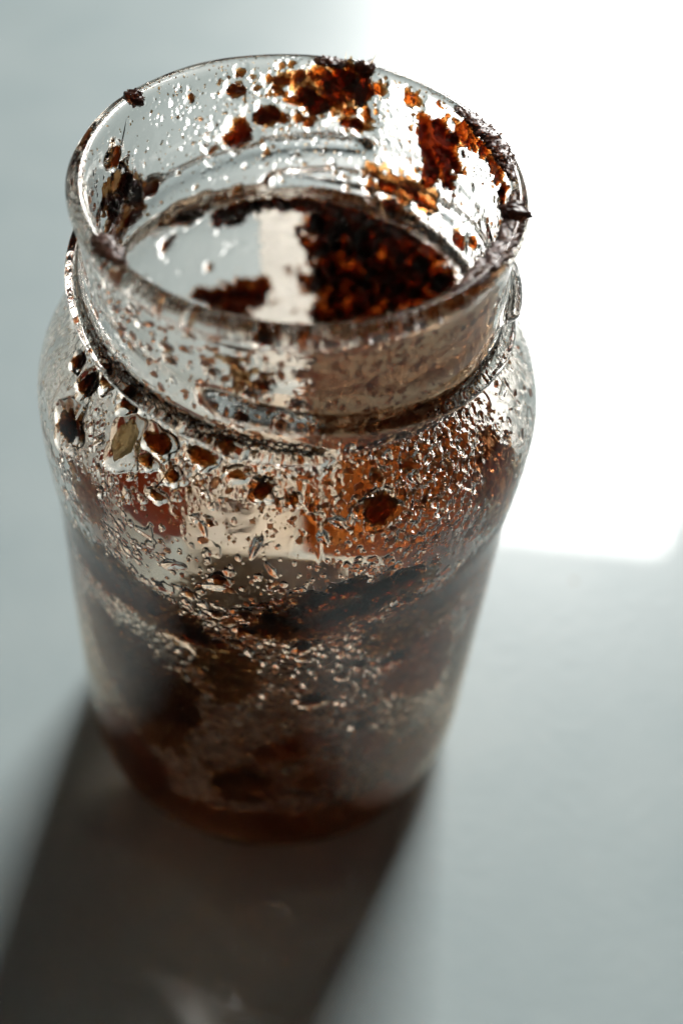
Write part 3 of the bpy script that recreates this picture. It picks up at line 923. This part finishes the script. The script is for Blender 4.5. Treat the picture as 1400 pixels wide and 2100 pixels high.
# slight waviness of pressed glass
gw = np.random.default_rng(5)
for k in range(10):
    Ho += gw.uniform(-.03, .03) * np.cos(gw.integers(2, 14) * TH[None, :] + gw.uniform(0, 6) + zo[:, None] * gw.uniform(-.15, .15)) * (ro / R)[:, None]
Ho *= sstep(0.5, 6, ro)[:, None]
Ho[-3:] *= 0.0

inn_h = Hf.copy(); inn_h[0] = 0
Ro = ro[:, None] + no_r[:, None] * Ho; Zo = zo[:, None] + no_z[:, None] * Ho
Ri = ri[:, None] + ni_r[:, None] * inn_h; Zi = zi[:, None] + ni_z[:, None] * inn_h
Ri = np.maximum(Ri, 1e-5)
# one grid of rows: outer (base centre -> rim top), then inner (rim -> floor centre); the last outer row IS the first inner row
RR = np.vstack([Ro, Ri[1:]]); ZZ = np.vstack([Zo, Zi[1:]])
cT, sT = np.cos(TH)[None, :], np.sin(TH)[None, :]
P3 = np.stack([RR * cT, RR * sT, ZZ + 0 * cT], -1) * MM
NA = RR.shape[0]
dS = np.empty_like(P3); dS[1:-1] = P3[2:] - P3[:-2]; dS[0] = P3[1] - P3[0]; dS[-1] = P3[-1] - P3[-2]
dT = np.roll(P3, -1, 1) - np.roll(P3, 1, 1)
N3 = np.cross(dT, dS)
ln = np.linalg.norm(N3, axis=-1, keepdims=True)
N3 = np.where(ln > 1e-16, N3 / np.maximum(ln, 1e-16), np.array([0, 0, 1.]))
N3[:2] = (0, 0, -1); N3[-2:] = (0, 0, 1)
fi = np.arange(NA - 1)[:, None] + 0 * np.arange(NT)[None, :]
fj = np.arange(NT)[None, :] + 0 * fi
fj1 = (fj + 1) % NT
Q = np.stack([fi * NT + fj, fi * NT + fj1, (fi + 1) * NT + fj1, (fi + 1) * NT + fj], -1)      # outward winding
Pf, Nf = P3.reshape(-1, 3), N3.reshape(-1, 3)


def piece(name, mask, mat, parent):
    q = Q[mask]
    u, inv = np.unique(q.ravel(), return_inverse=True)
    me = bpy.data.meshes.new(name)
    nf = len(q)
    me.vertices.add(len(u)); me.vertices.foreach_set('co', Pf[u].astype(np.float32).ravel())
    me.loops.add(nf * 4); me.loops.foreach_set('vertex_index', inv.astype(np.int32).ravel())
    me.polygons.add(nf)
    me.polygons.foreach_set('loop_start', np.arange(0, nf * 4, 4, dtype=np.int32))
    me.polygons.foreach_set('use_smooth', np.ones(nf, bool))
    me.update(calc_edges=True)
    me.normals_split_custom_set_from_vertices(Nf[u].astype(np.float32))
    me.materials.append(mat)
    o = bpy.data.objects.new(name, me)
    C.objects.link(o)
    o.parent = parent
    return o


jar = bpy.data.objects.new('glass_jar', None)
C.objects.link(jar)
tag(jar, 'empty clear glass jar with screw neck, smeared inside with brown residue', 'jar')
rowz = (ZZ[:-1] + ZZ[1:]).mean(1) / 2
outer_rows = np.arange(NA - 1) < NO - 1
ff = np.broadcast_to(outer_rows[:, None], (NA - 1, NT))
hz = np.zeros((NA - 1, NT)); hz[NO - 1:] = (inn_h[:-1] + inn_h[1:]) / 2
thr = np.zeros((NA - 1, NT), bool); thr[:NO - 1] = (Ho[:-1] > .35) & (rowz[:NO - 1] > 100)[:, None]
zrow = np.broadcast_to(rowz[:, None], (NA - 1, NT))
wet = (~ff) & (hz > .06) & (zrow < 135.0)
zt = ZZ.max()
rim_m = (zrow > zt - 3.0) & ~wet
neck_m = (zrow <= zt - 3.0) & (zrow > 112.5) & ~thr & ~wet
sh_m = (zrow <= 112.5) & (zrow > 86) & ~thr & ~wet
base_m = (zrow < 8) & ~wet
wall_m = (zrow <= 86) & (zrow >= 8) & ~wet & ~thr
for nm, mk, in (('rim', rim_m), ('neck', neck_m), ('shoulder', sh_m), ('side_wall', wall_m), ('base', base_m), ('screw_thread', thr)):
    piece(nm, mk, GLASS_OUT if nm == 'screw_thread' else GLASS_IN, jar)
syr = piece('syrup_droplets', wet, GLASS_IN, None)
tag(syr, 'clear sticky syrup droplets and runs all over the inside of the jar', 'syrup', kind='stuff')
